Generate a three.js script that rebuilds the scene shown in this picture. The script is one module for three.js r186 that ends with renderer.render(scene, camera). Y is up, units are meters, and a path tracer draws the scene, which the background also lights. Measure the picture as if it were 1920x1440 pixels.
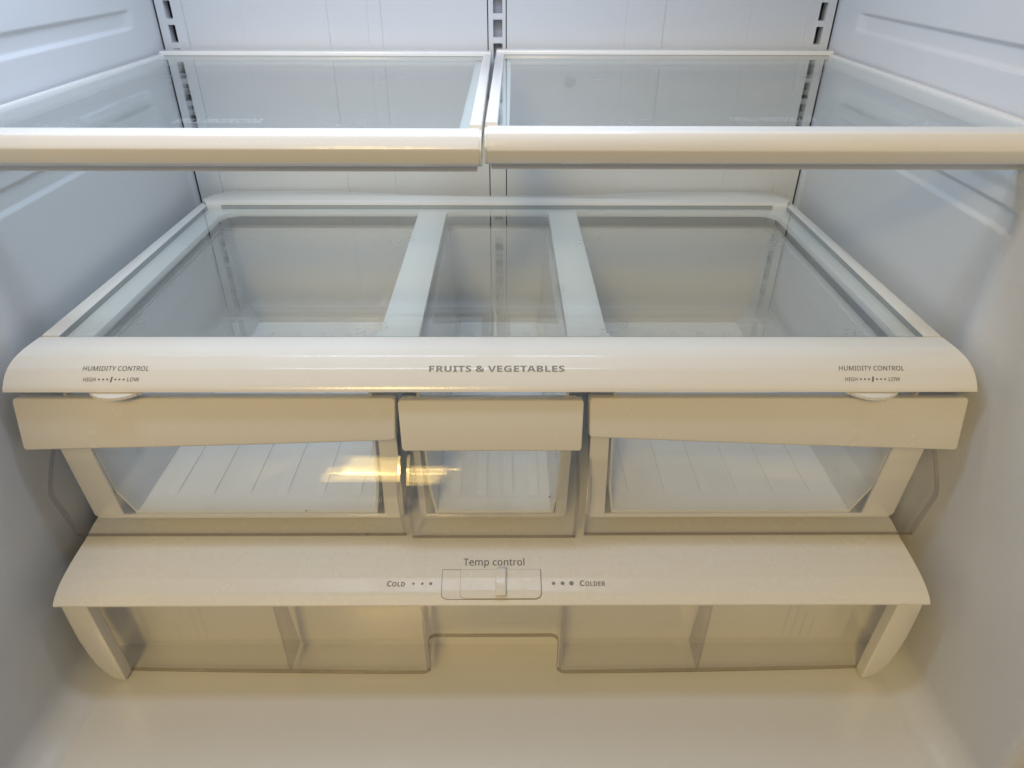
import * as THREE from 'three';
import { RoundedBoxGeometry } from 'three/addons/geometries/RoundedBoxGeometry.js';
import { mergeGeometries, toCreasedNormals } from 'three/addons/utils/BufferGeometryUtils.js';
import { FontLoader } from 'three/addons/loaders/FontLoader.js';
import { RectAreaLightUniformsLib } from 'three/addons/lights/RectAreaLightUniformsLib.js';

// ---------------------------------------------------------------- camera, light, exposure
const scene = new THREE.Scene();
scene.background = new THREE.Color().setRGB(0.165, 0.165, 0.172);      // the dim kitchen in front of the open refrigerator
const camera = new THREE.PerspectiveCamera(57.96, 4 / 3, 0.02, 20);
camera.position.set(0.0115, 0.576, 0.8627);
camera.rotation.order = 'YXZ';
camera.rotation.set(-0.56904, -0.008, 0.0038);
const renderer = new THREE.WebGLRenderer({ antialias: true });
renderer.toneMapping = THREE.LinearToneMapping;
renderer.toneMappingExposure = 1.0;
renderer.shadowMap.enabled = true;
RectAreaLightUniformsLib.init();

const COOL = new THREE.Color().setRGB(0.68, 0.795, 1.0), WARM = new THREE.Color().setRGB(1.0, 0.70, 0.25);

// ---------------------------------------------------------------- helpers
const used = new Map();
function numbered(name) { const n = used.get(name) ?? 0; used.set(name, n + 1); return n ? `${name}_${String(n).padStart(3, '0')}` : name; }
function rng(seed) { return () => { seed = (seed * 1664525 + 1013904223) >>> 0; return seed / 4294967296; }; }
function thing(name, label, category, [x, y, z] = [0, 0, 0], extra = {}) {
  const o = new THREE.Group(); o.name = numbered(name); o.position.set(x, y, z);
  o.userData = { label, category, ...extra }; scene.add(o); return o;
}
function metreUV(g) {                                                    // texture coordinates in metres, from the side a face looks to
  if (g.index) g = g.toNonIndexed();
  const p = g.attributes.position, uv = new Float32Array(p.count * 2), a = new THREE.Vector3(), b = new THREE.Vector3(), c = new THREE.Vector3(), n = new THREE.Vector3();
  for (let i = 0; i < p.count; i += 3) {
    a.fromBufferAttribute(p, i); b.fromBufferAttribute(p, i + 1); c.fromBufferAttribute(p, i + 2);
    n.crossVectors(b.clone().sub(a), c.clone().sub(a));
    const ax = Math.abs(n.x), ay = Math.abs(n.y), az = Math.abs(n.z), v = [a, b, c];
    for (let k = 0; k < 3; k++) {
      const q = v[k];
      uv[(i + k) * 2] = ax > ay && ax > az ? q.z : q.x; uv[(i + k) * 2 + 1] = ay >= ax && ay >= az ? q.z : q.y;
    }
  }
  g.setAttribute('uv', new THREE.BufferAttribute(uv, 2)); return g;
}
function part(name, geo, mat, parent, crease = 0.6) {
  let g = Array.isArray(geo) ? mergeGeometries(geo.map((q) => { const r = q.index ? q.toNonIndexed() : q; for (const k of Object.keys(r.attributes)) if (!['position', 'normal', 'uv'].includes(k)) r.deleteAttribute(k); return r; })) : geo;
  if (crease) g = toCreasedNormals(g, crease);
  g = metreUV(g);
  // parts are written in world metres; move them to their parent's base
  const w = new THREE.Vector3(); for (let o = parent; o && o !== scene; o = o.parent) w.add(o.position);
  g.translate(-w.x, -w.y, -w.z);
  const m = new THREE.Mesh(g, mat); m.name = name; m.castShadow = m.receiveShadow = true; parent.add(m); return m;
}
// closed outline of [z, y] swept along x from x0 to x1 (numbers, or functions of the point)
function sweep(outline, x0, x1, steps = 1, bow = null) {
  let pts = outline; if (THREE.ShapeUtils.area(pts.map(([z, y]) => new THREE.Vector2(z, y))) < 0) pts = [...pts].reverse();
  const fx = (f, i) => typeof f === 'function' ? f(pts[i]) : f, n = pts.length, pos = [], idx = [];
  for (let s = 0; s <= steps; s++) for (let i = 0; i < n; i++) {
    const x = fx(x0, i) + (fx(x1, i) - fx(x0, i)) * s / steps;
    pos.push(x, pts[i][1], pts[i][0] + (bow ? bow(x) : 0));
  }
  for (let s = 0; s < steps; s++) for (let i = 0; i < n; i++) {
    const j = (i + 1) % n, a = s * n + i, b = s * n + j, c = a + n, d = b + n;
    idx.push(a, c, b, b, c, d);
  }
  const tri = THREE.ShapeUtils.triangulateShape(pts.map(([z, y]) => new THREE.Vector2(z, y)), []);
  for (const [a, b, c] of tri) { idx.push(a, b, c); idx.push(steps * n + a, steps * n + c, steps * n + b); }
  const g = new THREE.BufferGeometry(); g.setAttribute('position', new THREE.Float32BufferAttribute(pos, 3)); g.setIndex(idx);
  // make sure faces look outward
  let vol = 0; const P = (k) => new THREE.Vector3(pos[k * 3], pos[k * 3 + 1], pos[k * 3 + 2]);
  for (let i = 0; i < idx.length; i += 3) vol += P(idx[i]).dot(P(idx[i + 1]).cross(P(idx[i + 2])));
  if (vol < 0) for (let i = 0; i < idx.length; i += 3) { const t = idx[i]; idx[i] = idx[i + 1]; idx[i + 1] = t; }
  g.setIndex(idx); g.computeVertexNormals(); return g.toNonIndexed();
}
function box(x0, x1, y0, y1, z0, z1, r = 0) {
  const w = x1 - x0, h = y1 - y0, d = z1 - z0;
  const g = r ? new RoundedBoxGeometry(w, h, d, 2, Math.min(r, w / 2.01, h / 2.01, d / 2.01)) : new THREE.BoxGeometry(w, h, d);
  g.translate((x0 + x1) / 2, (y0 + y1) / 2, (z0 + z1) / 2); return g.index ? g.toNonIndexed() : g;
}
function thick(line, t) {                                                // open profile [z, y] given thickness t on its right-hand side
  const out = [...line], back = [];
  for (let i = 0; i < line.length; i++) {
    const a = line[Math.max(0, i - 1)], b = line[Math.min(line.length - 1, i + 1)], dx = b[0] - a[0], dy = b[1] - a[1], l = Math.hypot(dx, dy);
    back.push([line[i][0] + dy / l * t, line[i][1] - dx / l * t]);
  }
  return out.concat(back.reverse());
}
function bez(p0, p1, p2, p3, n) {
  const o = []; for (let i = 0; i <= n; i++) { const t = i / n, u = 1 - t, c = [u * u * u, 3 * u * u * t, 3 * u * t * t, t * t * t]; o.push([0, 1].map((k) => c[0] * p0[k] + c[1] * p1[k] + c[2] * p2[k] + c[3] * p3[k])); }
  return o;
}
function arc(cz, cy, r, a0, a1, n) { const o = []; for (let i = 0; i <= n; i++) { const a = (a0 + (a1 - a0) * i / n) * Math.PI / 180; o.push([cz + r * Math.cos(a), cy + r * Math.sin(a)]); } return o; }
function roundRect(x0, x1, y0, y1, rs) {                                 // rs: radii at (x0,y0) (x1,y0) (x1,y1) (x0,y1)
  const [a, b, c, d] = rs, s = new THREE.Path();
  s.moveTo(x0 + a, y0); s.lineTo(x1 - b, y0); s.absarc(x1 - b, y0 + b, b, -Math.PI / 2, 0); s.lineTo(x1, y1 - c); s.absarc(x1 - c, y1 - c, c, 0, Math.PI / 2);
  s.lineTo(x0 + d, y1); s.absarc(x0 + d, y1 - d, d, Math.PI / 2, Math.PI); s.lineTo(x0, y0 + a); s.absarc(x0 + a, y0 + a, a, Math.PI, 1.5 * Math.PI); return s;
}
const shapeOf = (path) => new THREE.Shape(path.getPoints(5));
function holeOf(path) { const h = new THREE.Path(); h.setFromPoints(path.getPoints(5)); return h; }
// extrude an x-z outline upward from y0 to y1
function slabXZ(shape, y0, y1, bevel = 0) {
  const g = new THREE.ExtrudeGeometry(shape, { depth: y1 - y0 - 2 * bevel, bevelEnabled: bevel > 0, bevelSize: bevel, bevelThickness: bevel, bevelOffset: -bevel, bevelSegments: 2, curveSegments: 6 });
  g.rotateX(Math.PI / 2); g.translate(0, y1 - bevel, 0); return g.index ? g.toNonIndexed() : g;  // shape y becomes z
}
function slabXY(shape, z0, z1, bevel = 0) {
  const g = new THREE.ExtrudeGeometry(shape, { depth: z1 - z0 - 2 * bevel, bevelEnabled: bevel > 0, bevelSize: bevel, bevelThickness: bevel, bevelOffset: -bevel, bevelSegments: 3, curveSegments: 6 });
  g.translate(0, 0, z0 + bevel); return g.index ? g.toNonIndexed() : g;
}

// ---------------------------------------------------------------- materials
function noiseTex(seed, size, octaves, fn, srgb = false) {
  const R = rng(seed), base = octaves.map((f) => { const a = new Float32Array(f * f); for (let i = 0; i < a.length; i++) a[i] = R(); return a; });
  const data = new Uint8Array(size * size * 4);
  for (let y = 0; y < size; y++) for (let x = 0; x < size; x++) {
    let v = 0, w = 0;
    octaves.forEach((f, k) => {
      const u = x / size * f, q = y / size * f, i = Math.floor(u), j = Math.floor(q), fu = u - i, fv = q - j, s = fu * fu * (3 - 2 * fu), t = fv * fv * (3 - 2 * fv), a = base[k];
      const at = (m, n) => a[((n + f) % f) * f + (m + f) % f], amp = 1 / (k + 1);
      v += amp * ((at(i, j) * (1 - s) + at(i + 1, j) * s) * (1 - t) + (at(i, j + 1) * (1 - s) + at(i + 1, j + 1) * s) * t); w += amp;
    });
    const c = fn(v / w), o = (y * size + x) * 4; data[o] = c[0]; data[o + 1] = c[1]; data[o + 2] = c[2]; data[o + 3] = 255;
  }
  const t = new THREE.DataTexture(data, size, size); t.wrapS = t.wrapT = THREE.RepeatWrapping; t.magFilter = THREE.LinearFilter; t.minFilter = THREE.LinearMipmapLinearFilter; t.generateMipmaps = true;
  if (srgb) t.colorSpace = THREE.SRGBColorSpace; t.needsUpdate = true; return t;
}
const peel = noiseTex(11, 512, [128, 96, 37], (v) => [v * 255, v * 255, v * 255]); peel.repeat.set(12, 12);          // orange-peel of moulded plastic
const wave = noiseTex(5, 256, [4, 7, 13], (v) => [v * 255, v * 255, v * 255]); wave.repeat.set(6, 6);                // slow waviness of vacuum-formed sheet
const grain = noiseTex(31, 1024, [5, 256, 200], (v) => [v * 255, v * 255, v * 255]); grain.repeat.set(4, 4);           // slow waviness under a pebbled skin
const smear = noiseTex(23, 512, [5, 11, 31, 90], (v) => { const r = Math.max(0, (v - 0.5) * 2.2); const g = 150 * r * r; return [g, g, g]; }); smear.repeat.set(5, 5);
const scuff = noiseTex(41, 512, [9, 40, 130], (v) => { const g = 175 + 170 * Math.max(0, v - 0.42); const c = Math.min(255, g); return [c, c, c]; }); scuff.repeat.set(5, 5);  // worn and handled patches in the gloss
const plastic = (r, g, b, rough, more = {}) => new THREE.MeshPhysicalMaterial({ color: new THREE.Color().setRGB(r, g, b), roughness: rough, bumpMap: peel, bumpScale: 0.00007, ...more });
const clear = (r, g, b, rough, more = {}) => new THREE.MeshPhysicalMaterial({ color: new THREE.Color().setRGB(r, g, b), roughness: rough, transmission: 1, thickness: 0, ior: 1.5, side: THREE.DoubleSide, ...more });
const M = {
  liner: plastic(0.66, 0.67, 0.68, 0.34, { bumpMap: grain, bumpScale: 0.00022 }),
  panel: plastic(0.64, 0.65, 0.66, 0.42),
  pan: plastic(0.71, 0.71, 0.70, 0.15, { roughnessMap: scuff, bumpMap: grain, bumpScale: 0.00016, ior: 1.6, clearcoat: 0.8, clearcoatRoughness: 0.05 }),
  trim: plastic(0.74, 0.73, 0.71, 0.18),
  lip: plastic(0.74, 0.73, 0.70, 0.24, { bumpMap: grain, bumpScale: 0.00012, roughnessMap: scuff }),
  apron: plastic(0.74, 0.73, 0.70, 0.36, { bumpMap: grain, bumpScale: 0.00014, specularIntensity: 0.8, roughnessMap: scuff }),
  frame: plastic(0.74, 0.75, 0.74, 0.36),
  handle: plastic(0.72, 0.70, 0.66, 0.3, { bumpScale: 0.00006, roughnessMap: scuff, clearcoat: 0.8, clearcoatRoughness: 0.06 }),
  dial: plastic(0.76, 0.76, 0.74, 0.40),
  channel: plastic(0.38, 0.40, 0.44, 0.5),
  cavity: plastic(0.09, 0.09, 0.10, 0.7),
  shell: plastic(0.30, 0.29, 0.28, 0.6),
  gasket: plastic(0.16, 0.13, 0.11, 0.6),
  glass: clear(0.980, 0.988, 0.985, 1.0, { ior: 1.52, roughnessMap: smear }),
  shelfGlass: clear(0.925, 0.950, 0.942, 1.0, { ior: 1.52, roughnessMap: smear }),
  inkFaint: plastic(0.42, 0.40, 0.37, 0.6, { bumpScale: 0 }),
  crumb: plastic(0.07, 0.055, 0.04, 0.8, { bumpScale: 0 }),
  seal: plastic(0.27, 0.29, 0.29, 0.5),
  edge: clear(0.55, 0.70, 0.66, 0.15),
  bin: clear(0.96, 0.965, 0.97, 0.05, { ior: 1.49, transmission: 0.52 }),
  binFloor: clear(0.93, 0.94, 0.945, 0.08, { ior: 1.49, transmission: 0.22 }),
  post: clear(0.93, 0.93, 0.93, 0.06, { ior: 1.49, transmission: 0.65 }),
  rim: clear(0.90, 0.905, 0.91, 0.1, { transmission: 0.3 }),
  pane: clear(0.983, 0.983, 0.984, 0.055, { ior: 1.52, specularIntensity: 0.45, bumpMap: wave, bumpScale: 0.00045 }),
  paneEdge: clear(0.85, 0.84, 0.86, 0.06),
  bead: clear(0.78, 0.75, 0.72, 0.08),
  ink: plastic(0.10, 0.10, 0.105, 0.6, { bumpScale: 0 }),
  inkPale: plastic(0.24, 0.235, 0.225, 0.6, { bumpScale: 0 }),
  frost: new THREE.MeshPhysicalMaterial({ color: new THREE.Color().setRGB(0.80, 0.82, 0.84), roughness: 0.7, transparent: true, opacity: 0.16 }),
  steel: new THREE.MeshPhysicalMaterial({ color: new THREE.Color().setRGB(0.75, 0.75, 0.76), roughness: 0.18, metalness: 1 }),
  coolGlow: new THREE.MeshStandardMaterial({ color: 0x222222, emissive: COOL, emissiveIntensity: 2.2 }),
  softGlow: new THREE.MeshStandardMaterial({ color: 0x222222, emissive: WARM, emissiveIntensity: 1.5 }),
  warmGlow: new THREE.MeshStandardMaterial({ color: 0x222222, emissive: WARM, emissiveIntensity: 4 }),
};
const bold = await new FontLoader().loadAsync('fonts/droid/droid_sans_bold.typeface.json');
const regular = await new FontLoader().loadAsync('fonts/droid/droid_sans_regular.typeface.json');

// ---------------------------------------------------------------- the liner of the refrigerator
const HW = 0.374, TOP = 0.79, FRONT = 0.586;
const liner = thing('refrigerator_liner', 'white moulded plastic inside of the refrigerator around the shelves and drawers', 'refrigerator', [0, 0, 0], { kind: 'structure' });
const sm = (a, b, x) => { const t = Math.min(1, Math.max(0, (x - a) / (b - a))); return t * t * (3 - 2 * t); };
function wallX(y, z) {
  let x = HW + 0.0085 * sm(0.376, 0.432, z) + 0.004 * sm(0.42, 0.60, z);
  const groove = (yt, yb, z0) => sm(yb - 0.0018, yb + 0.0018, y) * (1 - sm(yt - 0.0018, yt + 0.0018, y)) * sm(z0, z0 + 0.02, z) * (1 - sm(0.370, 0.392, z));
  x += 0.0030 * groove(0.514, 0.499, 0.055) + 0.0030 * groove(0.4125, 0.3965, 0.055);
  { // broad shallow recess with a rounded top corner at the back
    const dz = Math.max(0, 0.066 - z), dy = Math.max(0, y - 0.372), d = Math.hypot(dz, dy);
    x += 0.0028 * (1 - sm(0.050, 0.062, d)) * (1 - sm(0.36, 0.392, z));
  }
  x += 0.0006 * Math.sin(y * 17 + z * 9) * sm(0.05, 0.12, z);
  const r = 0.027; if (y < r) x -= r - Math.sqrt(Math.max(0, r * r - (r - y) * (r - y)));
  if (z > FRONT - 0.012) { const t = (z - FRONT + 0.012) / 0.012; x += 0.012 * (1 - Math.sqrt(Math.max(0, 1 - t * t))); }
  return x;
}
function sideWall(sign) {
  const ys = [], zs = [];
  for (let i = 0; i <= 12; i++) { const a = i / 12 * Math.PI / 2; ys.push(0.027 * (1 - Math.cos(a))); }
  for (let y = 0.032; y < 0.38; y += 0.004) ys.push(y); for (let y = 0.38; y < 0.53; y += 0.0011) ys.push(y); for (let y = 0.532; y < TOP; y += 0.008) ys.push(y); ys.push(TOP);
  for (let z = 0.0012; z < FRONT - 0.012; z += 0.0035) zs.push(z); for (let i = 0; i <= 8; i++) zs.push(FRONT - 0.012 + 0.012 * Math.sin(i / 8 * Math.PI / 2));
  const pos = [], idx = [], n = zs.length;
  for (const y of ys) for (const z of zs) pos.push(sign * wallX(y, z), y, z);
  for (let j = 0; j < ys.length - 1; j++) for (let i = 0; i < n - 1; i++) { const a = j * n + i, b = a + 1, c = a + n, d = c + 1; if (sign > 0) idx.push(a, b, c, b, d, c); else idx.push(a, c, b, b, c, d); }
  const g = new THREE.BufferGeometry(); g.setAttribute('position', new THREE.Float32BufferAttribute(pos, 3)); g.setIndex(idx); g.computeVertexNormals();
  return g.toNonIndexed();
}
for (const s of [-1, 1]) part('side_wall', sideWall(s), M.liner, liner, 0);
{ // floor pan: meets the rounded foot of both walls
  const pos = [], idx = [], zs = [0.40, 0.42]; for (let z = 0.425; z < FRONT; z += 0.005) zs.push(z); zs.push(FRONT); const xs = 40;
  for (const z of zs) for (let i = 0; i <= xs; i++) { const h = wallX(0, z); pos.push(-h + 2 * h * i / xs, 0, z); }
  for (let j = 0; j < zs.length - 1; j++) for (let i = 0; i < xs; i++) { const a = j * (xs + 1) + i, b = a + 1, c = a + xs + 1, d = c + 1; idx.push(a, c, b, b, c, d); }
  for (const [z, y] of [[FRONT, 0]]) { const h = wallX(0, z), o = pos.length / 3; pos.push(-h, y, z, h, y, z, -h, -0.05, z + 0.012, h, -0.05, z + 0.012); idx.push(o, o + 2, o + 1, o + 1, o + 2, o + 3); }
  const g = new THREE.BufferGeometry(); g.setAttribute('position', new THREE.Float32BufferAttribute(pos, 3)); g.setIndex(idx); g.computeVertexNormals();
  part('floor_pan', g.toNonIndexed(), M.pan, liner, 0.5);
}
part('rear_step', sweep([[0.432, 0.0], [0.432, 0.006], [0.4315, 0.112], [0.41, 0.112], [0.41, 0.0]].map(([z, y]) => [z - 0.001, y - 0.0005]), -0.372, 0.372), M.pan, liner);
part('ceiling', box(-0.39, 0.39, TOP, TOP + 0.01, -0.01, FRONT), M.liner, liner);
part('cabinet_shell', [box(-0.45, -0.43, -0.1, 0.95, -0.06, FRONT), box(0.43, 0.45, -0.1, 0.95, -0.06, FRONT), box(-0.43, 0.43, -0.1, 0.95, -0.06, -0.03), box(-0.43, 0.43, 0.93, 0.95, -0.03, FRONT), box(-0.43, 0.43, -0.1, -0.08, -0.03, FRONT)], M.shell, liner);
for (const s of [-1, 1]) part('door_gasket', box(s > 0 ? 0.3985 : -0.4375, s > 0 ? 0.4375 : -0.3985, -0.1, 0.95, FRONT - 0.002, FRONT + 0.028, 0.006), M.gasket, liner);
// the back: a dark cavity behind, panels with open joints, and three slotted shelf standards
{ const plug = new THREE.CylinderGeometry(0.0062, 0.0066, 0.0016, 24).toNonIndexed(); plug.rotateX(Math.PI / 2); plug.scale(1, 0.9, 1); plug.translate(0.084, 0.4385, 0.0010); part('wall_plug', plug, M.inkPale, liner, 0.5); }
part('rear_cavity', box(-0.388, 0.388, 0.0, TOP, -0.03, -0.016), M.cavity, liner);
part('channel_back', box(-0.0088, 0.0094, 0.0, TOP, -0.0105, -0.0095), M.channel, liner);
const joints = [-0.3480, -0.2805, -0.1865, -0.1425, -0.1275, -0.0105, 0.0110, 0.1435, 0.1855, 0.2805, 0.3480];
const R1 = rng(7);
for (let i = 0; i < joints.length - 1; i++) {
  if (joints[i] === -0.0105) continue;
  const off = [0, 0.0003, -0.0003, 0.0003, -0.0002, 0, 0.0002, 0.0004, -0.0002, 0.0002, 0][i];
  part('back_panel', box(joints[i], joints[i + 1], 0.0, TOP, -0.012, off, 0.0003), M.panel, liner, 0);
}
function standard(x0, x1, sx0, sx1, phase, z1, roundOut) {
  const s = new THREE.Shape([[x0, 0], [x1, 0], [x1, TOP], [x0, TOP]].map(([a, b]) => new THREE.Vector2(a, b)));
  for (let y = phase + 0.0237 * 14; y > 0.1; y -= 0.0237) { const b = y - 0.0178; if (b < 0.352 && y > 0.30) continue; if (y > TOP - 0.01) continue; s.holes.push(holeOf(roundRect(sx0, sx1, b, y, [0.0008, 0.0008, 0.0008, 0.0008]))); }
  return slabXY(s, -0.009, z1);
}
for (const s of [-1, 1]) {
  const g = [standard(Math.min(s * 0.3715, s * 0.3435), Math.max(s * 0.3715, s * 0.3435), Math.min(s * 0.3625, s * 0.3548), Math.max(s * 0.3625, s * 0.3548), 0.4965, 0.0035)];
  part('shelf_standard', g, M.panel, liner);
}
part('shelf_standard', standard(-0.0093, 0.0099, -0.0040, 0.0062, 0.5025, 0.0012), M.panel, liner);

// ---------------------------------------------------------------- lettering on curved fronts
class Profile {                                                          // an open [z, y] line with lengths along it
  constructor(line) { this.l = line; this.s = [0]; for (let i = 1; i < line.length; i++) this.s.push(this.s[i - 1] + Math.hypot(line[i][0] - line[i - 1][0], line[i][1] - line[i - 1][1])); }
  at(s, lift = 0) {
    let i = 1; while (i < this.l.length - 1 && this.s[i] < s) i++;
    const t = (s - this.s[i - 1]) / (this.s[i] - this.s[i - 1]), a = this.l[i - 1], b = this.l[i], dz = (b[0] - a[0]), dy = (b[1] - a[1]), l = Math.hypot(dz, dy);
    return [a[0] + dz * t - dy / l * lift, a[1] + dy * t + dz / l * lift];
  }
  fromZ(z) { let i = 1; while (i < this.l.length - 1 && this.l[i][0] < z) i++; const t = (z - this.l[i - 1][0]) / (this.l[i][0] - this.l[i - 1][0]); return this.s[i - 1] + t * (this.s[i] - this.s[i - 1]); }
}
function bendOn(g, prof, xc, sc, lift = 0.00025) {                       // flat geometry (x right, y up) onto the profile; sc is the length at y = 0
  g = g.index ? g.toNonIndexed() : g; const p = g.attributes.position;
  for (let i = 0; i < p.count; i++) { const [z, y] = prof.at(sc - p.getY(i), lift); p.setXYZ(i, xc + p.getX(i), y, z); }
  g.computeVertexNormals(); return g;
}
function words(font, text, width, height, shear = 0) {                   // flat text of a given width and capital height, centred
  const g = new THREE.ShapeGeometry(font.generateShapes(text, 1), 3); g.computeBoundingBox(); const b = g.boundingBox;
  const cap = new THREE.ShapeGeometry(font.generateShapes('H', 1), 1); cap.computeBoundingBox(); const ch = cap.boundingBox.max.y;
  const sy = height / ch, sx = width / (b.max.x - b.min.x); g.translate(-(b.min.x + b.max.x) / 2, -ch / 2, 0); g.scale(sx, sy, 1);
  const p = g.attributes.position; for (let i = 0; i < p.count; i++) p.setX(i, p.getX(i) + p.getY(i) * shear);
  return g.toNonIndexed();
}
const flatDot = (x, r, y = 0) => { const g = new THREE.CircleGeometry(r, 14); g.translate(x, y, 0); return g.toNonIndexed(); };
const flatBar = (x, w, h, shear = 0) => { const g = new THREE.PlaneGeometry(w, h); g.translate(x, 0, 0); const p = g.attributes.position; for (let i = 0; i < p.count; i++) p.setX(i, p.getX(i) + p.getY(i) * shear); return g.toNonIndexed(); };

// ---------------------------------------------------------------- crisper cover: glass lid, frame and rounded front lip
const G = 0.309;                                                         // height of the glass top
const cover = thing('crisper_cover', 'wide glass-topped cover with white lip marked FRUITS & VEGETABLES above the three drawers', 'drawer cover', [0, 0.29, 0.2]);
{
  const sh = new THREE.Shape([[-0.3465, 0.03], [0.3465, 0.03], [0.3465, 0.3735], [-0.3465, 0.3735]].map(([a, b]) => new THREE.Vector2(a, b)));
  sh.holes.push(holeOf(roundRect(-0.3245, -0.0935, 0.056, 0.3705, [0.020, 0.003, 0.016, 0.006])));
  sh.holes.push(holeOf(roundRect(-0.0605, 0.0605, 0.056, 0.3705, [0.008, 0.008, 0.009, 0.009])));
  sh.holes.push(holeOf(roundRect(0.0935, 0.3305, 0.056, 0.3705, [0.003, 0.020, 0.006, 0.016])));
  part('frame', slabXZ(sh, 0.2975, 0.3042, 0.0008), M.frame, cover, 0.7);
  part('glass_pane', box(-0.3455, 0.3455, 0.3048, 0.3087, 0.0505, 0.3735), M.glass, cover, 0);
  part('glass_seal', [box(-0.3460, 0.3460, 0.3040, 0.3084, 0.3736, 0.3745), box(-0.3461, -0.3457, 0.3040, 0.3089, 0.052, 0.3735), box(0.3457, 0.3461, 0.3040, 0.3089, 0.052, 0.3735), box(-0.330, 0.330, 0.3040, 0.3089, 0.0484, 0.0490)], M.seal, cover, 0);
  // side rails and the waved rear rail, proud of the glass
  for (const s of [-1, 1]) {
    const r = new THREE.Shape([[s * 0.3460, 0.3735], [s * 0.3605, 0.3735], [s * 0.3580, 0.20], [s * 0.3555, 0.040], [s * 0.3460, 0.052]].map(([a, b]) => new THREE.Vector2(a, b)));
    part('side_rail', slabXZ(r, 0.285, 0.3094, 0.0009), M.trim, cover, 0.5);
  }
  const rear = [], N = 40;
  for (let i = 0; i <= N; i++) { const x = -0.334 + 0.668 * i / N, c = 1 - sm(0.05, 0.235, Math.abs(x)); rear.push([x, 0.0040 + 0.018 * c]); }
  const pts = [[0.3465, 0.0512], [0.328, 0.0482], [-0.328, 0.0482], [-0.3465, 0.0512], [-0.3552, 0.038], [-0.352, 0.028], [-0.3475, 0.018], [-0.343, 0.0135], [-0.339, 0.0125], [-0.3365, 0.010], ...rear, [0.3365, 0.010], [0.339, 0.0125], [0.343, 0.0135], [0.3475, 0.018], [0.352, 0.028], [0.3552, 0.038]];
  part('rear_rail', slabXZ(new THREE.Shape(pts.map(([a, b]) => new THREE.Vector2(a, b))), 0.296, 0.3128, 0.0010), M.trim, cover, 0.5);
}
const lipLine = [[0.3748, 0.2990], [0.3748, 0.3084], ...bez([0.3755, 0.3090], [0.392, 0.3090], [0.4095, 0.3050], [0.4222, 0.2885], 22), [0.4226, 0.2872], [0.4218, 0.2866]];
const lipProf = new Profile(lipLine.slice(2, 25));
{
  const hwAt = ([z, y]) => 0.3605 + 0.0095 * sm(0.372, 0.416, z) - 0.0002;
  const inner = [[0.4195, 0.2866], ...lipLine.slice(3, 24).reverse().map(([z, y]) => [z - 0.0022, y - 0.0028]), [0.3772, 0.2990]];
  part('front_lip', sweep([...lipLine, ...inner], (p) => -hwAt(p), hwAt), M.lip, cover, 0.5);
  const sT = lipProf.fromZ(0.410);
  part('lettering', bendOn(words(bold, 'FRUITS & VEGETABLES', 0.1035, 0.0050), lipProf, 0.0035, lipProf.fromZ(0.4098)), M.inkPale, cover, 0);
  for (const [xc, xs, ink, lean] of [[-0.2865, -0.2885, M.ink, 0.04], [0.2910, 0.2905, M.ink, 0.18]]) {
    const s1 = lipProf.fromZ(0.4095), s2 = lipProf.fromZ(0.4165);
    const bits = [bendOn(words(regular, 'HUMIDITY CONTROL', 0.0500, 0.0039, lean), lipProf, xc, s1)];
    bits.push(bendOn(words(regular, 'HIGH', 0.0092, 0.0030, lean), lipProf, xs - 0.0165, s2), bendOn(words(regular, 'LOW', 0.0088, 0.0030, lean), lipProf, xs + 0.0165, s2));
    for (const k of [-3, -2, -1, 1, 2, 3]) bits.push(bendOn(flatDot(k * 0.0031, 0.0007), lipProf, xs, s2));
    bits.push(bendOn(flatBar(0, 0.0011, 0.0042, 0.18), lipProf, xs, s2));
    part('lettering', bits, ink, cover, 0);
  }
  for (const x of [-0.2880, 0.2925]) {                                   // scalloped humidity wheels peeping out under the lip
    const s = new THREE.Shape(), n = 96; for (let i = 0; i < n; i++) { const a = i / n * Math.PI * 2, r = 0.0245 + 0.00035 * Math.cos(a * 40); s[i ? 'lineTo' : 'moveTo'](x + r * Math.cos(a), 0.4040 + r * Math.sin(a)); }
    part('humidity_dial', slabXZ(s, 0.2828, 0.2858, 0.0005), M.dial, cover, 0.4);
  }
}

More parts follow.
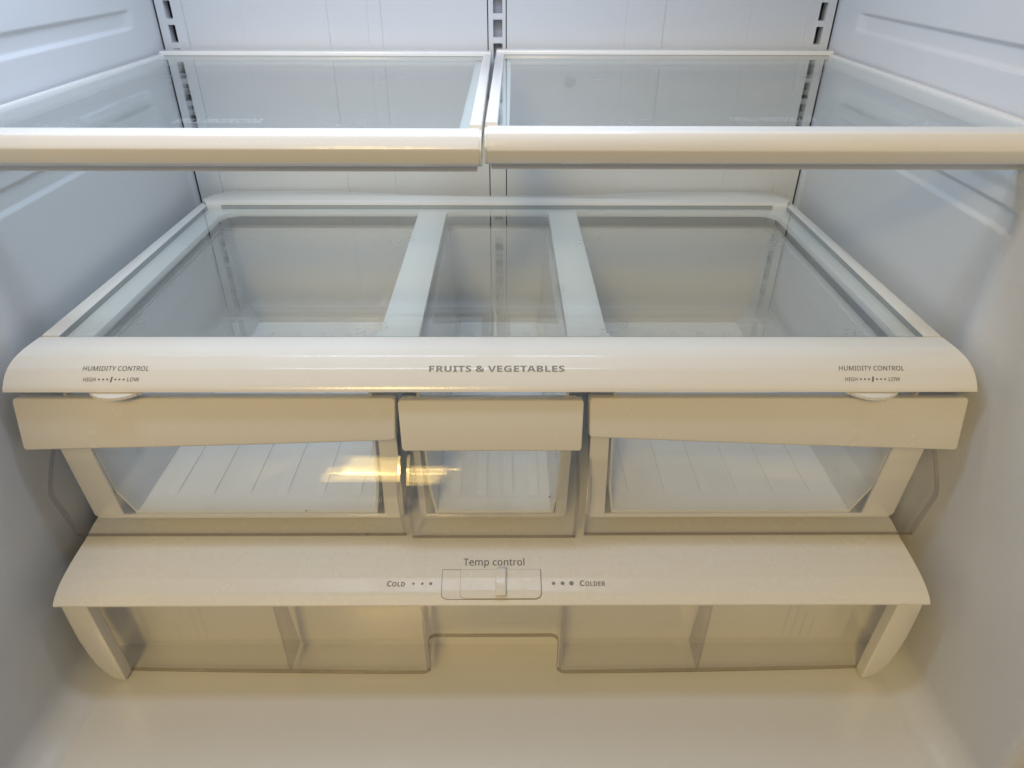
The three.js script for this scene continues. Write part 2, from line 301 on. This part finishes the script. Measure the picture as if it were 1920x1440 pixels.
// ---------------------------------------------------------------- the three crisper drawers
function drawer(name, label, x0, x1, opt) {
  const t = thing(name, label, 'drawer', [(x0 + x1) / 2, 0.135, 0.22], { group: 'clear drawers under the crisper cover' });
  const { hx0, hx1, hb0, hb1, slant } = opt;
  // opaque front with rolled edges, leaning out towards the bottom
  const L = 0.0432, f = (v) => (v) / L;
  const bottom = [], n = 10; for (let i = 0; i <= n; i++) { const u = i / n, x = hx0 + (hx1 - hx0) * u, d = hb0 + (hb1 - hb0) * u + opt.bulge * Math.sin(Math.PI * u); bottom.push([x, -d]); }
  const cut = 0.0035, pts = [];
  const tl = [hx0 + opt.tl, 0], tr = [hx1 - opt.tr, 0];
  pts.push([tl[0] + 0, 0], ...(opt.chamferL ? [[hx0 + opt.tl - 0.0, -0.001]] : []));
  const shp = new THREE.Shape();
  shp.moveTo(tr[0] - cut, 0); shp.quadraticCurveTo(tr[0], 0, tr[0] + 0.0002, -cut);
  const br = bottom[n], bl = bottom[0];
  shp.lineTo(br[0] - opt.br, br[1] + cut); shp.quadraticCurveTo(br[0] - opt.br, br[1], br[0] - opt.br - cut, br[1]);
  for (let i = n - 1; i > 0; i--) shp.lineTo(bottom[i][0], bottom[i][1]);
  shp.lineTo(bl[0] + opt.bl + cut, bl[1]); shp.quadraticCurveTo(bl[0] + opt.bl, bl[1], bl[0] + opt.bl, bl[1] + cut);
  shp.lineTo(tl[0] - 0.0002, -cut); shp.quadraticCurveTo(tl[0], 0, tl[0] + cut, 0);
  const g = slabXY(shp, -0.016, 0, 0.0022); g.rotateX(-0.30); g.translate(0, 0.2772, 0.4174 + opt.dz);
  part('handle_front', g, M.handle, t, 0.5);
  // clear front pane: upright, then tucked in towards the foot
  const face = [[0.4020, 0.258], [0.4025, 0.236], ...bez([0.4050, 0.2235], [0.4150, 0.2145], [0.4242, 0.2040], [0.4295, 0.1945], 20), ...bez([0.4298, 0.1935], [0.4316, 0.1905], [0.4316, 0.1880], [0.4304, 0.1820], 8), [0.4225, 0.1365]];
  const paneO = thick(face, 0.0026).map(([z, y]) => [z + opt.dz, y]);
  const pane = part('front_pane', sweep(paneO, x0 + 0.0028, x1 - 0.0028), M.pane, t, 0.5);
  const flange = face.concat([...face].reverse().map(([z, y]) => [z - 0.0032, y + 0.0005])).map(([z, y]) => [z + opt.dz, y]);
  for (const [a, b] of [[x0, x0 + 0.0026], [x1 - 0.0026, x1]]) part('pane_flange', sweep(flange, a, b), M.paneEdge, t, 0.5);
  part('pane_bead', box(x0, x1, 0.1350, 0.1364, 0.4198 + opt.dz, 0.4226 + opt.dz, 0.0005), M.bead, t, 0.5);
  // bin behind it: clear walls, ribbed floor, white frame round the open front
  const { bx0, bx1, fx0, fx1 } = opt, yr = 0.2775, yf = 0.1525, zb = 0.047, zf = 0.408, w = 0.0022;
  const quad = (a, b, c, d) => { // thin plate through four corners, thickness along its normal
    const A = new THREE.Vector3(...a), B = new THREE.Vector3(...b), C = new THREE.Vector3(...c), D = new THREE.Vector3(...d), nn = B.clone().sub(A).cross(D.clone().sub(A)).normalize().multiplyScalar(w);
    const v = [A, B, C, D, ...[A, B, C, D].map((q) => q.clone().add(nn))], f6 = [[0, 3, 2, 1], [4, 5, 6, 7], [0, 1, 5, 4], [1, 2, 6, 5], [2, 3, 7, 6], [3, 0, 4, 7]], pos = [];
    for (const [i, j, k, l] of f6) for (const m of [i, j, k, i, k, l]) pos.push(v[m].x, v[m].y, v[m].z);
    const gg = new THREE.BufferGeometry(); gg.setAttribute('position', new THREE.Float32BufferAttribute(pos, 3)); gg.computeVertexNormals(); return gg;
  };
  const ym = 0.178, mx0 = fx0 - opt.ch0, mx1 = fx1 + opt.ch1;
  part('bin_wall', [quad([bx0, yr, zb], [bx0, yr, zf], [mx0, ym, zf], [mx0, ym, zb]), quad([mx0, ym, zb], [mx0, ym, zf], [fx0, yf, zf], [fx0, yf, zb])], M.bin, t, 0.3);
  part('bin_wall', [quad([bx1, yr, zf], [bx1, yr, zb], [mx1, ym, zb], [mx1, ym, zf]), quad([mx1, ym, zf], [mx1, ym, zb], [fx1, yf, zb], [fx1, yf, zf])], M.bin, t, 0.3);
  part('bin_back', [quad([bx1, yr, zb], [bx0, yr, zb], [mx0, ym, zb], [mx1, ym, zb]), quad([mx1, ym, zb], [mx0, ym, zb], [fx0, yf, zb], [fx1, yf, zb])], M.bin, t, 0.3);
  part('bin_rim', [box(bx0 - 0.005, bx1 + 0.005, yr, yr + 0.0025, zb - 0.010, zb), box(bx0 - 0.006, bx0, yr, yr + 0.0025, zb, zf), box(bx1, bx1 + 0.006, yr, yr + 0.0025, zb, zf)], M.rim, t, 0.3);
  part('bin_floor', box(fx0, fx1, yf - 0.0022, yf, zb, zf), M.binFloor, t, 0);
  const nr = opt.ribs; for (let i = 0; i < nr; i++) { const x = fx0 + (fx1 - fx0) * (i + 0.7) / (nr + 0.4); part('floor_rib', sweep([[zb + 0.03, yf + 0.0002], [zb + 0.034, yf + 0.0010], [zf - 0.03, yf + 0.0010], [zf - 0.02, yf + 0.0002]], x - 0.0045, x + 0.0045), M.binFloor, t, 0.3); }
  const u = opt.u, us = new THREE.Shape();
  us.moveTo(u[0][0], 0.275); us.lineTo(u[0][1], 0.1515); us.lineTo(u[0][1] + 0.004, 0.1475); us.lineTo(u[3][1] - 0.004, 0.1475); us.lineTo(u[3][1], 0.1515); us.lineTo(u[3][0], 0.275);
  us.lineTo(u[2][0], 0.275); us.lineTo(u[2][1], 0.1512); us.lineTo(u[1][1], 0.1512); us.lineTo(u[1][0], 0.275); us.closePath();
  part('bin_frame', slabXY(us, 0.4085, 0.4115, 0.0008), opt.posts ?? M.rim, t, 0.5);
  return t;
}
drawer('produce_bin', 'left wide clear drawer with a cream front tapering towards the middle drawer', -0.3655, -0.0770,
  { hx0: -0.3712, hx1: -0.0752, hb0: 0.0430, hb1: 0.0350, bulge: 0.0006, tl: -0.0005, tr: 0.0005, bl: 0.0010, br: 0.0012, dz: -0.0015, bx0: -0.336, bx1: -0.095, fx0: -0.315, fx1: -0.103, ch0: 0.012, ch1: 0.004, ribs: 6, u: [[-0.3580, -0.3495], [-0.3340, -0.3240], [-0.0925, -0.0960], [-0.0785, -0.0790]] });
drawer('produce_bin', 'narrow clear middle drawer with a cream front between the two wide drawers', -0.0715, 0.0710,
  { hx0: -0.0733, hx1: 0.0708, hb0: 0.0422, hb1: 0.0422, bulge: 0, tl: 0, tr: 0, bl: 0.0015, br: 0.0005, dz: 0.0015, bx0: -0.060, bx1: 0.060, fx0: -0.052, fx1: 0.052, ch0: 0.004, ch1: 0.004, ribs: 4, posts: M.post, u: [[-0.0670, -0.0650], [-0.0615, -0.0590], [0.0560, 0.0535], [0.0655, 0.0630]] });
drawer('produce_bin', 'right wide clear drawer with a cream front tapering towards the middle drawer', 0.0785, 0.3690,
  { hx0: 0.0752, hx1: 0.3712, hb0: 0.0327, hb1: 0.0438, bulge: 0.0006, tl: 0.0005, tr: -0.0005, bl: 0.0008, br: 0.0014, dz: -0.0015, bx0: 0.095, bx1: 0.336, fx0: 0.103, fx1: 0.315, ch0: 0.004, ch1: 0.012, ribs: 6, u: [[0.0790, 0.0800], [0.0935, 0.0970], [0.3340, 0.3240], [0.3590, 0.3520]] });

// ---------------------------------------------------------------- cover of the bottom drawer, with the temperature slider
const lower = thing('temperature_cover', 'cream curved cover with Temp control slider above the bottom tray', 'drawer cover', [0, 0.12, 0.42]);
const lowLine = [[0.0, 0.1312], [0.400, 0.1312], ...bez([0.4180, 0.1306], [0.4400, 0.1296], [0.4700, 0.1255], [0.4795, 0.1150], 26), [0.4796, 0.1136], [0.4785, 0.1130]];
const lowProf = new Profile(lowLine.slice(2, 29));
{
  const inner = [[0.4765, 0.1132], ...lowLine.slice(4, 28).reverse().map(([z, y]) => [z - 0.0024, y - 0.0032]), [0.400, 0.1275], [0.0, 0.1275]];
  const hw = ([z]) => z < 0.41 ? 0.362 : 0.3600 + 0.0015 * sm(0.42, 0.48, z);
  part('front_panel', sweep([...lowLine, ...inner], (p) => -hw(p), hw), M.apron, lower, 0.5);
  for (const s of [-1, 1]) {
    const sh = new THREE.Shape();
    const P = [[0.3425, 0.1128], [0.3640, 0.1128], [0.3645, 0.090], [0.3640, 0.060], [0.3620, 0.040], [0.3590, 0.025], [0.3545, 0.012], [0.3480, 0.0045], [0.3405, 0.0015], [0.3385, 0.0030], [0.3388, 0.020], [0.3405, 0.060]];
    const Q = s > 0 ? P : P.map(([x, y]) => [-x, y]).reverse(); Q.forEach(([x, y], i) => sh[i ? 'lineTo' : 'moveTo'](x, y)); sh.closePath();
    part('leg', slabXY(sh, 0.4585, 0.4710, 0.0022), M.lip, lower, 0.9);
  }
  // slider: sunk plate, slide and grip
  const sTop = lowProf.fromZ(0.4520), sBot = lowProf.fromZ(0.4765), h = sBot - sTop, cy = -(sTop + sBot) / 2;
  function plate(x0, x1, s0, s1, rl, rr, lift0, lift1) {                 // plate bent onto the panel, its lower corners rounded
    const n = 28, pos = [], idx = [], cut = (s, r) => { const d = s - (s1 - r); return d > 0 ? r - Math.sqrt(Math.max(0, r * r - d * d)) : 0; };
    for (let i = 0; i <= n; i++) {
      const s = s0 + (s1 - s0) * i / n, a = x0 + cut(s, rl), b = x1 - cut(s, rr), [zb, yb] = lowProf.at(s, lift0), [zt, yt] = lowProf.at(s, lift1);
      pos.push(a, yb, zb, a, yt, zt, b, yt, zt, b, yb, zb);
    }
    for (let i = 0; i < n; i++) for (let k = 0; k < 3; k++) { const p = i * 4 + k, q = p + 1, u = p + 4, v = q + 4; idx.push(p, u, q, q, u, v); }
    for (const o of [0, n * 4]) idx.push(...(o ? [o, o + 2, o + 1, o, o + 3, o + 2] : [0, 1, 2, 0, 2, 3]));
    const g = new THREE.BufferGeometry(); g.setAttribute('position', new THREE.Float32BufferAttribute(pos, 3)); g.setIndex(idx); g.computeVertexNormals(); return g.toNonIndexed();
  }
  part('slider_gap', plate(-0.0435, 0.0400, sTop, sBot, 0.0050, 0.0050, -0.0004, 0.00016), M.inkPale, lower, 0.5);
  part('slider_bed', plate(-0.0430, 0.0395, sTop + 0.0007, sBot - 0.0006, 0.0046, 0.0046, -0.0003, 0.00034), M.apron, lower, 0.5);
  part('slider_gap', plate(-0.0280, 0.0395, sTop + 0.0007, sBot - 0.0006, 0.0042, 0.0046, 0.0002, 0.00052), M.inkFaint, lower, 0.5);
  part('slider_plate', plate(-0.0276, 0.0392, sTop + 0.0008, sBot - 0.0010, 0.0040, 0.0043, 0.0002, 0.0012), M.apron, lower, 0.5);
  const [kz, ky] = lowProf.at((sTop + sBot) / 2, 0.0028), tilt = Math.atan2(lowProf.at(sBot)[1] - lowProf.at(sTop)[1], lowProf.at(sBot)[0] - lowProf.at(sTop)[0]);
  const kg = new RoundedBoxGeometry(0.0086, 0.0056, h - 0.0030, 3, 0.0009); kg.rotateX(-tilt); kg.translate(0.0060, ky, kz);
  part('slider_grip', kg, M.trim, lower, 0.6);
  part('lettering', bendOn(words(regular, 'Temp control', 0.0520, 0.0068), lowProf, 0.0000, lowProf.fromZ(0.4450)), M.ink, lower, 0);
  const sL = lowProf.fromZ(0.4645), bits = [];
  const caps = (big, rest, w1, w2, xl) => [bendOn(words(bold, big, w1, 0.0048), lowProf, xl + w1 / 2, sL), bendOn(words(bold, rest, w2, 0.0040), lowProf, xl + w1 + 0.0005 + w2 / 2, sL + 0.0004)];
  bits.push(...caps('C', 'OLD', 0.0038, 0.0108, -0.0890));
  [-0.0670, -0.0595, -0.0525].forEach((x, i) => bits.push(bendOn(flatDot(0, [0.0010, 0.0011, 0.0013][i]), lowProf, x, sL)));
  part('lettering', bits.splice(0), M.inkPale, lower, 0);
  bits.push(...caps('C', 'OLDER', 0.0040, 0.0168, 0.0720));
  [0.0500, 0.0576, 0.0650].forEach((x, i) => bits.push(bendOn(flatDot(0, [0.0014, 0.0016, 0.0019][i]), lowProf, x, sL)));
  part('lettering', bits, M.inkPale, lower, 0);
}

// ---------------------------------------------------------------- clear tray at the bottom
const tray = thing('bottom_tray', 'shallow clear plastic tray with dividers and a central hand notch on the floor', 'tray', [0, 0.02, 0.45]);
{
  const bow = (x) => 0.0045 * (1 - (x / 0.33) ** 2), s = new THREE.Shape(), zt = 0.4660;
  const y0 = 0.0105, y1 = 0.1085, nl = -0.0585, nx = 0.0567, yn = 0.0630, r = 0.008;
  const P = []; const q = (cx, cy, a0, a1) => { for (let i = 0; i <= 6; i++) { const a = (a0 + (a1 - a0) * i / 6) * Math.PI / 180; P.push([cx + r * Math.cos(a), cy + r * Math.sin(a)]); } };
  const fill = (x0, x1, y) => { for (let i = 1; i < 12; i++) P.push([x0 + (x1 - x0) * i / 12, y]); };
  P.push([-0.3375, y1], [-0.3345, y0]); fill(-0.3345, nl - r, y0); q(nl - r, y0 + r, -90, 0); q(nl + r, yn - r, 180, 90); fill(nl + r, nx - r, yn); q(nx - r, yn - r, 90, 0); q(nx + r, y0 + r, 180, 270); fill(nx + r, 0.3345, y0); P.push([0.3345, y0], [0.3375, y1]); fill(0.3375, -0.3375, y1);
  P.forEach(([x, y], i) => s[i ? 'lineTo' : 'moveTo'](x, y)); s.closePath();
  const g = slabXY(s, zt - 0.0024, zt); const p = g.attributes.position; for (let i = 0; i < p.count; i++) p.setZ(i, p.getZ(i) + bow(p.getX(i)) + 0.004 * (0.06 - p.getY(i)) * -1);
  part('front_pane', g, M.pane, tray, 0.4);
  { // darker moulded edge that follows the foot of the pane and its notch
    const low = P.slice(1, P.length).filter(([x, y]) => y < 0.1), ringIn = [], off = 0.0006;
    for (let i = 0; i < low.length; i++) { const a = low[Math.max(0, i - 1)], b = low[Math.min(low.length - 1, i + 1)], l = Math.hypot(b[0] - a[0], b[1] - a[1]) || 1; ringIn.push([low[i][0] + (b[1] - a[1]) / l * off, low[i][1] - (b[0] - a[0]) / l * off]); }
    const e = new THREE.Shape(); [...low, ...ringIn.reverse()].forEach(([x, y], i) => e[i ? 'lineTo' : 'moveTo'](x, y)); e.closePath();
    const ge = slabXY(e, zt - 0.0030, zt + 0.0004), pe = ge.attributes.position; for (let i = 0; i < pe.count; i++) pe.setZ(i, pe.getZ(i) + bow(pe.getX(i)) - 0.004 * (0.06 - pe.getY(i)));
    part('pane_bead', ge, M.bead, tray, 0.5);
  }
  part('pane_rim', sweep([[zt - 0.004, y1 + 0.0003], [zt - 0.004, y1 + 0.0028], [zt + 0.0022, y1 + 0.0028], [zt + 0.0022, y1 + 0.0003]], -0.3375, 0.3375, 24, bow), M.pane, tray, 0.4);
  for (const [x, lean] of [[-0.1875, -0.002], [0.1865, 0.002], [-0.0612, 0], [0.0594, 0]]) {
    const zf = zt + bow(x) - 0.0030;
    const d = new THREE.Shape([[0.436, y0 + 0.0005], [zf, y0 + 0.0005], [zf, y1 - 0.001], [0.449, y1 - 0.001]].map(([a, b]) => new THREE.Vector2(a, b)));
    const gd = new THREE.ExtrudeGeometry(d, { depth: 0.0026, bevelEnabled: false }).toNonIndexed(); gd.rotateY(-Math.PI / 2); gd.translate(x + 0.0013, 0, 0);
    part('divider', gd, M.paneEdge, tray, 0.4);
  }
  for (const [a, b] of [[-0.3320, -0.0628], [0.0610, 0.3320]]) part('tray_floor', box(a, b, y0 + 0.0004, y0 + 0.0026, 0.4350, zt - 0.0026), M.pane, tray, 0);
  part('tray_floor', box(-0.0596, 0.0578, yn - 0.001, yn + 0.0012, 0.4370, zt - 0.0026), M.pane, tray, 0);
  for (const s2 of [-1, 1]) {
    part('end_wall', box(s2 > 0 ? 0.3322 : -0.3347, s2 > 0 ? 0.3347 : -0.3322, y0 + 0.0004, y1, 0.4350, zt - 0.003), M.pane, tray, 0);
    for (let i = 0; i < 4; i++) { const x = s2 * (0.300 - i * 0.0085); part('vent_rib', box(x - 0.0008, x + 0.0008, y0 + 0.003, y0 + 0.030 + i * 0.01, 0.4330, 0.4340), M.pane, tray, 0); }
  }
}

// ---------------------------------------------------------------- the two glass shelves above
function shelf(label, xo, xi, xib, dy, dz) {                             // xo: wall side, xi / xib: middle side in front / behind
  const sgn = Math.sign(xi - xo), t = thing('glass_shelf', label, 'shelf', [(xo + xi) / 2, 0.46 + dy, 0.2], { group: 'glass shelves side by side at the top' });
  const S = (l) => new THREE.Shape(l.map(([a, b]) => new THREE.Vector2(a, b))), gy = 0.4706 + dy, rw = 0.0085;
  const lerp = (z) => xib + (xi - xib) * (z - 0.012) / 0.366;
  const inX = (z, w) => lerp(z) - sgn * w;
  part('glass_pane', slabXZ(S([[xo + sgn * 0.002, 0.016], [inX(0.016, 0.004), 0.016], [inX(0.378, 0.004), 0.378], [xo + sgn * 0.002, 0.378]]), gy - 0.0032, gy), M.shelfGlass, t, 0);
  part('side_rail', slabXZ(S([[inX(0.020, 0), 0.020], [inX(0.374, 0), 0.374], [inX(0.374, rw), 0.374], [inX(0.020, rw), 0.020]]), gy - 0.012, gy + 0.0022, 0.0009), M.trim, t, 0.5);
  part('side_rail', slabXZ(S([[xo, 0.020], [xo, 0.374], [xo + sgn * 0.0052, 0.374], [xo + sgn * 0.0052, 0.020]]), gy - 0.012, gy + 0.0022, 0.0016), M.trim, t, 0.7);
  part('under_strip', slabXZ(S([[inX(0.03, rw + 0.0002), 0.03], [inX(0.374, rw + 0.0002), 0.374], [inX(0.374, rw + 0.0078), 0.374], [inX(0.03, rw + 0.0078), 0.03]]), gy - 0.0065, gy - 0.0036), M.frame, t, 0.4);
  part('under_strip', box(Math.min(xo + sgn * 0.006, inX(0.03, rw)), Math.max(xo + sgn * 0.006, inX(0.03, rw)), gy - 0.0065, gy - 0.0036, 0.0305, 0.040), M.frame, t, 0);
  part('rear_rail', box(Math.min(xo + sgn * 0.0005, xib), Math.max(xo + sgn * 0.0005, xib), gy - 0.008, gy + 0.0042, 0.012, 0.0300, 0.0012), M.trim, t, 0.5);
  part('glass_seal', box(Math.min(xo + sgn * 0.006, inX(0.03, rw)), Math.max(xo + sgn * 0.006, inX(0.03, rw)), gy - 0.003, gy + 0.0003, 0.0300, 0.0310), M.seal, t, 0);
  // rounded front bar with a ledge under it
  const bar = [[0.3735, gy - 0.002], [0.3765, gy + 0.0003], ...arc(0.3838, 0.4596 + dy, 0.0118, 105, -95, 30), [0.3765, 0.4472 + dy], [0.3690, 0.4472 + dy], [0.3690, 0.4440 + dy], [0.3790, 0.4432 + dy], [0.3805, 0.4440 + dy]];
  const bar2 = [[0.3735, gy - 0.002], [0.3765, gy + 0.0003], ...arc(0.3838, 0.4596 + dy, 0.0118, 105, -90, 30), [0.3770, 0.4476 + dy]];
  const a = Math.min(xo, xi - sgn * 0.0016), b = Math.max(xo, xi - sgn * 0.0016);
  part('front_bar', sweep(bar2, a, b), M.lip, t, 0.5);
  part('bar_ledge', box(a + (sgn < 0 ? 0.002 : 0), b - (sgn < 0 ? 0 : 0.002), 0.4425 + dy, 0.4474 + dy, 0.3680, 0.3795, 0.0012), M.trim, t, 0.5);
  const cap = arc(0.3838, 0.4596 + dy, 0.0116, 180, -180, 36).slice(0, 36);
  part('end_cap', sweep(cap, Math.min(xi, xi - sgn * 0.0015), Math.max(xi, xi - sgn * 0.0015)), M.trim, t, 0.5);
  // cantilever arms that hook into the standards
  for (const [x, w] of [[inX(0.02, 0.0035), 0.0016]]) {
    const ar = [[0.004, gy - 0.0125], [0.360, gy - 0.0125], [0.360, gy - 0.022], [0.020, gy - 0.038], [0.004, gy - 0.038]];
    part('support_arm', sweep(ar, x - w / 2, x + w / 2), M.trim, t, 0.3);
  }
  // faint print on the glass
  const flat = (g, x, z) => { g.rotateX(-Math.PI / 2); g.translate(x, gy + 0.0002, z); return g; };
  part('lettering', [flat(words(bold, 'SPILL PROTECTOR', 0.0610, 0.0130), sgn > 0 ? -0.190 : 0.1985, 0.3540), flat(words(bold, 'glass shelf', 0.024, 0.0028), sgn > 0 ? -0.176 : 0.2115, 0.3705)].slice(0, 1), M.frost, t, 0);
  return t;
}
shelf('left of two glass shelves with rounded white front bars, top of the picture', -0.3688, -0.0055, -0.0060, -0.0016, 0);
shelf('right of two glass shelves with rounded white front bars, top of the picture', 0.3705, -0.0034, -0.0004, 0.0002, 0);

// ---------------------------------------------------------------- crumbs
for (const [x, y, z, r, label, seed] of [[-0.1655, 0.1520, 0.4075, 0.0007, 'tiny dark crumb at the front of the left bin floor', 3], [-0.1125, 0.1326, 0.4165, 0.0008, 'tiny dark crumb under the front edge of the left bin', 5], [0.0495, 0.1541, 0.392, 0.0007, 'tiny dark crumb in the right front corner of the middle bin', 8]]) {
  const R = rng(seed), g = new THREE.IcosahedronGeometry(r, 1), p = g.attributes.position, seen = new Map();
  for (let i = 0; i < p.count; i++) { const k = [p.getX(i), p.getY(i), p.getZ(i)].map((v) => v.toFixed(5)).join(); if (!seen.has(k)) seen.set(k, 0.65 + 0.6 * R()); const f = seen.get(k); p.setXYZ(i, p.getX(i) * f * 1.5, p.getY(i) * f * 0.5, p.getZ(i) * f); }
  const m = new THREE.Mesh(metreUV(g), M.crumb); g.computeVertexNormals(); m.name = numbered('crumb'); m.position.set(x, y + r * 0.5, z); m.castShadow = m.receiveShadow = true;
  m.userData = { label, category: 'crumb', group: 'crumbs in the bins' }; scene.add(m);
}

// ---------------------------------------------------------------- lamps, all outside the frame
for (const [z, d, strength, label] of [[0.262, 0.10, 8.2, 'rear cool white lamp in the ceiling of the refrigerator'], [0.440, 0.06, 8.2, 'front cool white lamp in the ceiling of the refrigerator']]) {
  const lamp = thing('refrigerator_lamp', label, 'lamp', [-0.09, TOP - 0.004, z]);
  part('lamp_lens', box(-0.33, 0.15, TOP - 0.006, TOP - 0.001, z - d / 2, z + d / 2, 0.002), M.coolGlow, lamp, 0.5);
  const cool = new THREE.RectAreaLight(COOL, strength, 0.48, d); cool.position.set(-0.09, TOP - 0.009, z); cool.lookAt(-0.09, 0, z); scene.add(cool);
}
// the kitchen's warm light: a large soft panel and, in the middle of it, a slim bright tube
const aim = new THREE.Vector3(-0.05, 0.2, 0.45);
for (const [name, label, w, h, strength, at, glow] of [['kitchen_light', 'large soft warm light panel of the kitchen', 0.5, 1.0, 12.5, [-0.54, 1.84, 2.56], M.softGlow], ['kitchen_lamp', 'slim warm lamp of the kitchen in front of the refrigerator', 0.5, 0.09, 95, [-0.5, 1.8, 2.5], M.warmGlow]]) {
  const k = thing(name, label, 'lamp', at), kl = new THREE.Mesh(metreUV(new THREE.BoxGeometry(w, h, 0.012)), glow);
  kl.name = 'lamp_lens'; k.add(kl); kl.lookAt(aim); kl.translateZ(-0.012);
  const warm = new THREE.RectAreaLight(WARM, strength * 0.94, w, h); warm.position.copy(k.position); warm.lookAt(aim); scene.add(warm);
}
// the two doors stand open at the sides; the left one keeps the kitchen lamp off the left end of the drawers
for (const x of [-0.475, 0.475]) part('door', box(x - 0.035, x + 0.035, -0.1, 0.95, 0.615, 1.06, 0.012), M.liner, liner, 0.6);

renderer.render(scene, camera);
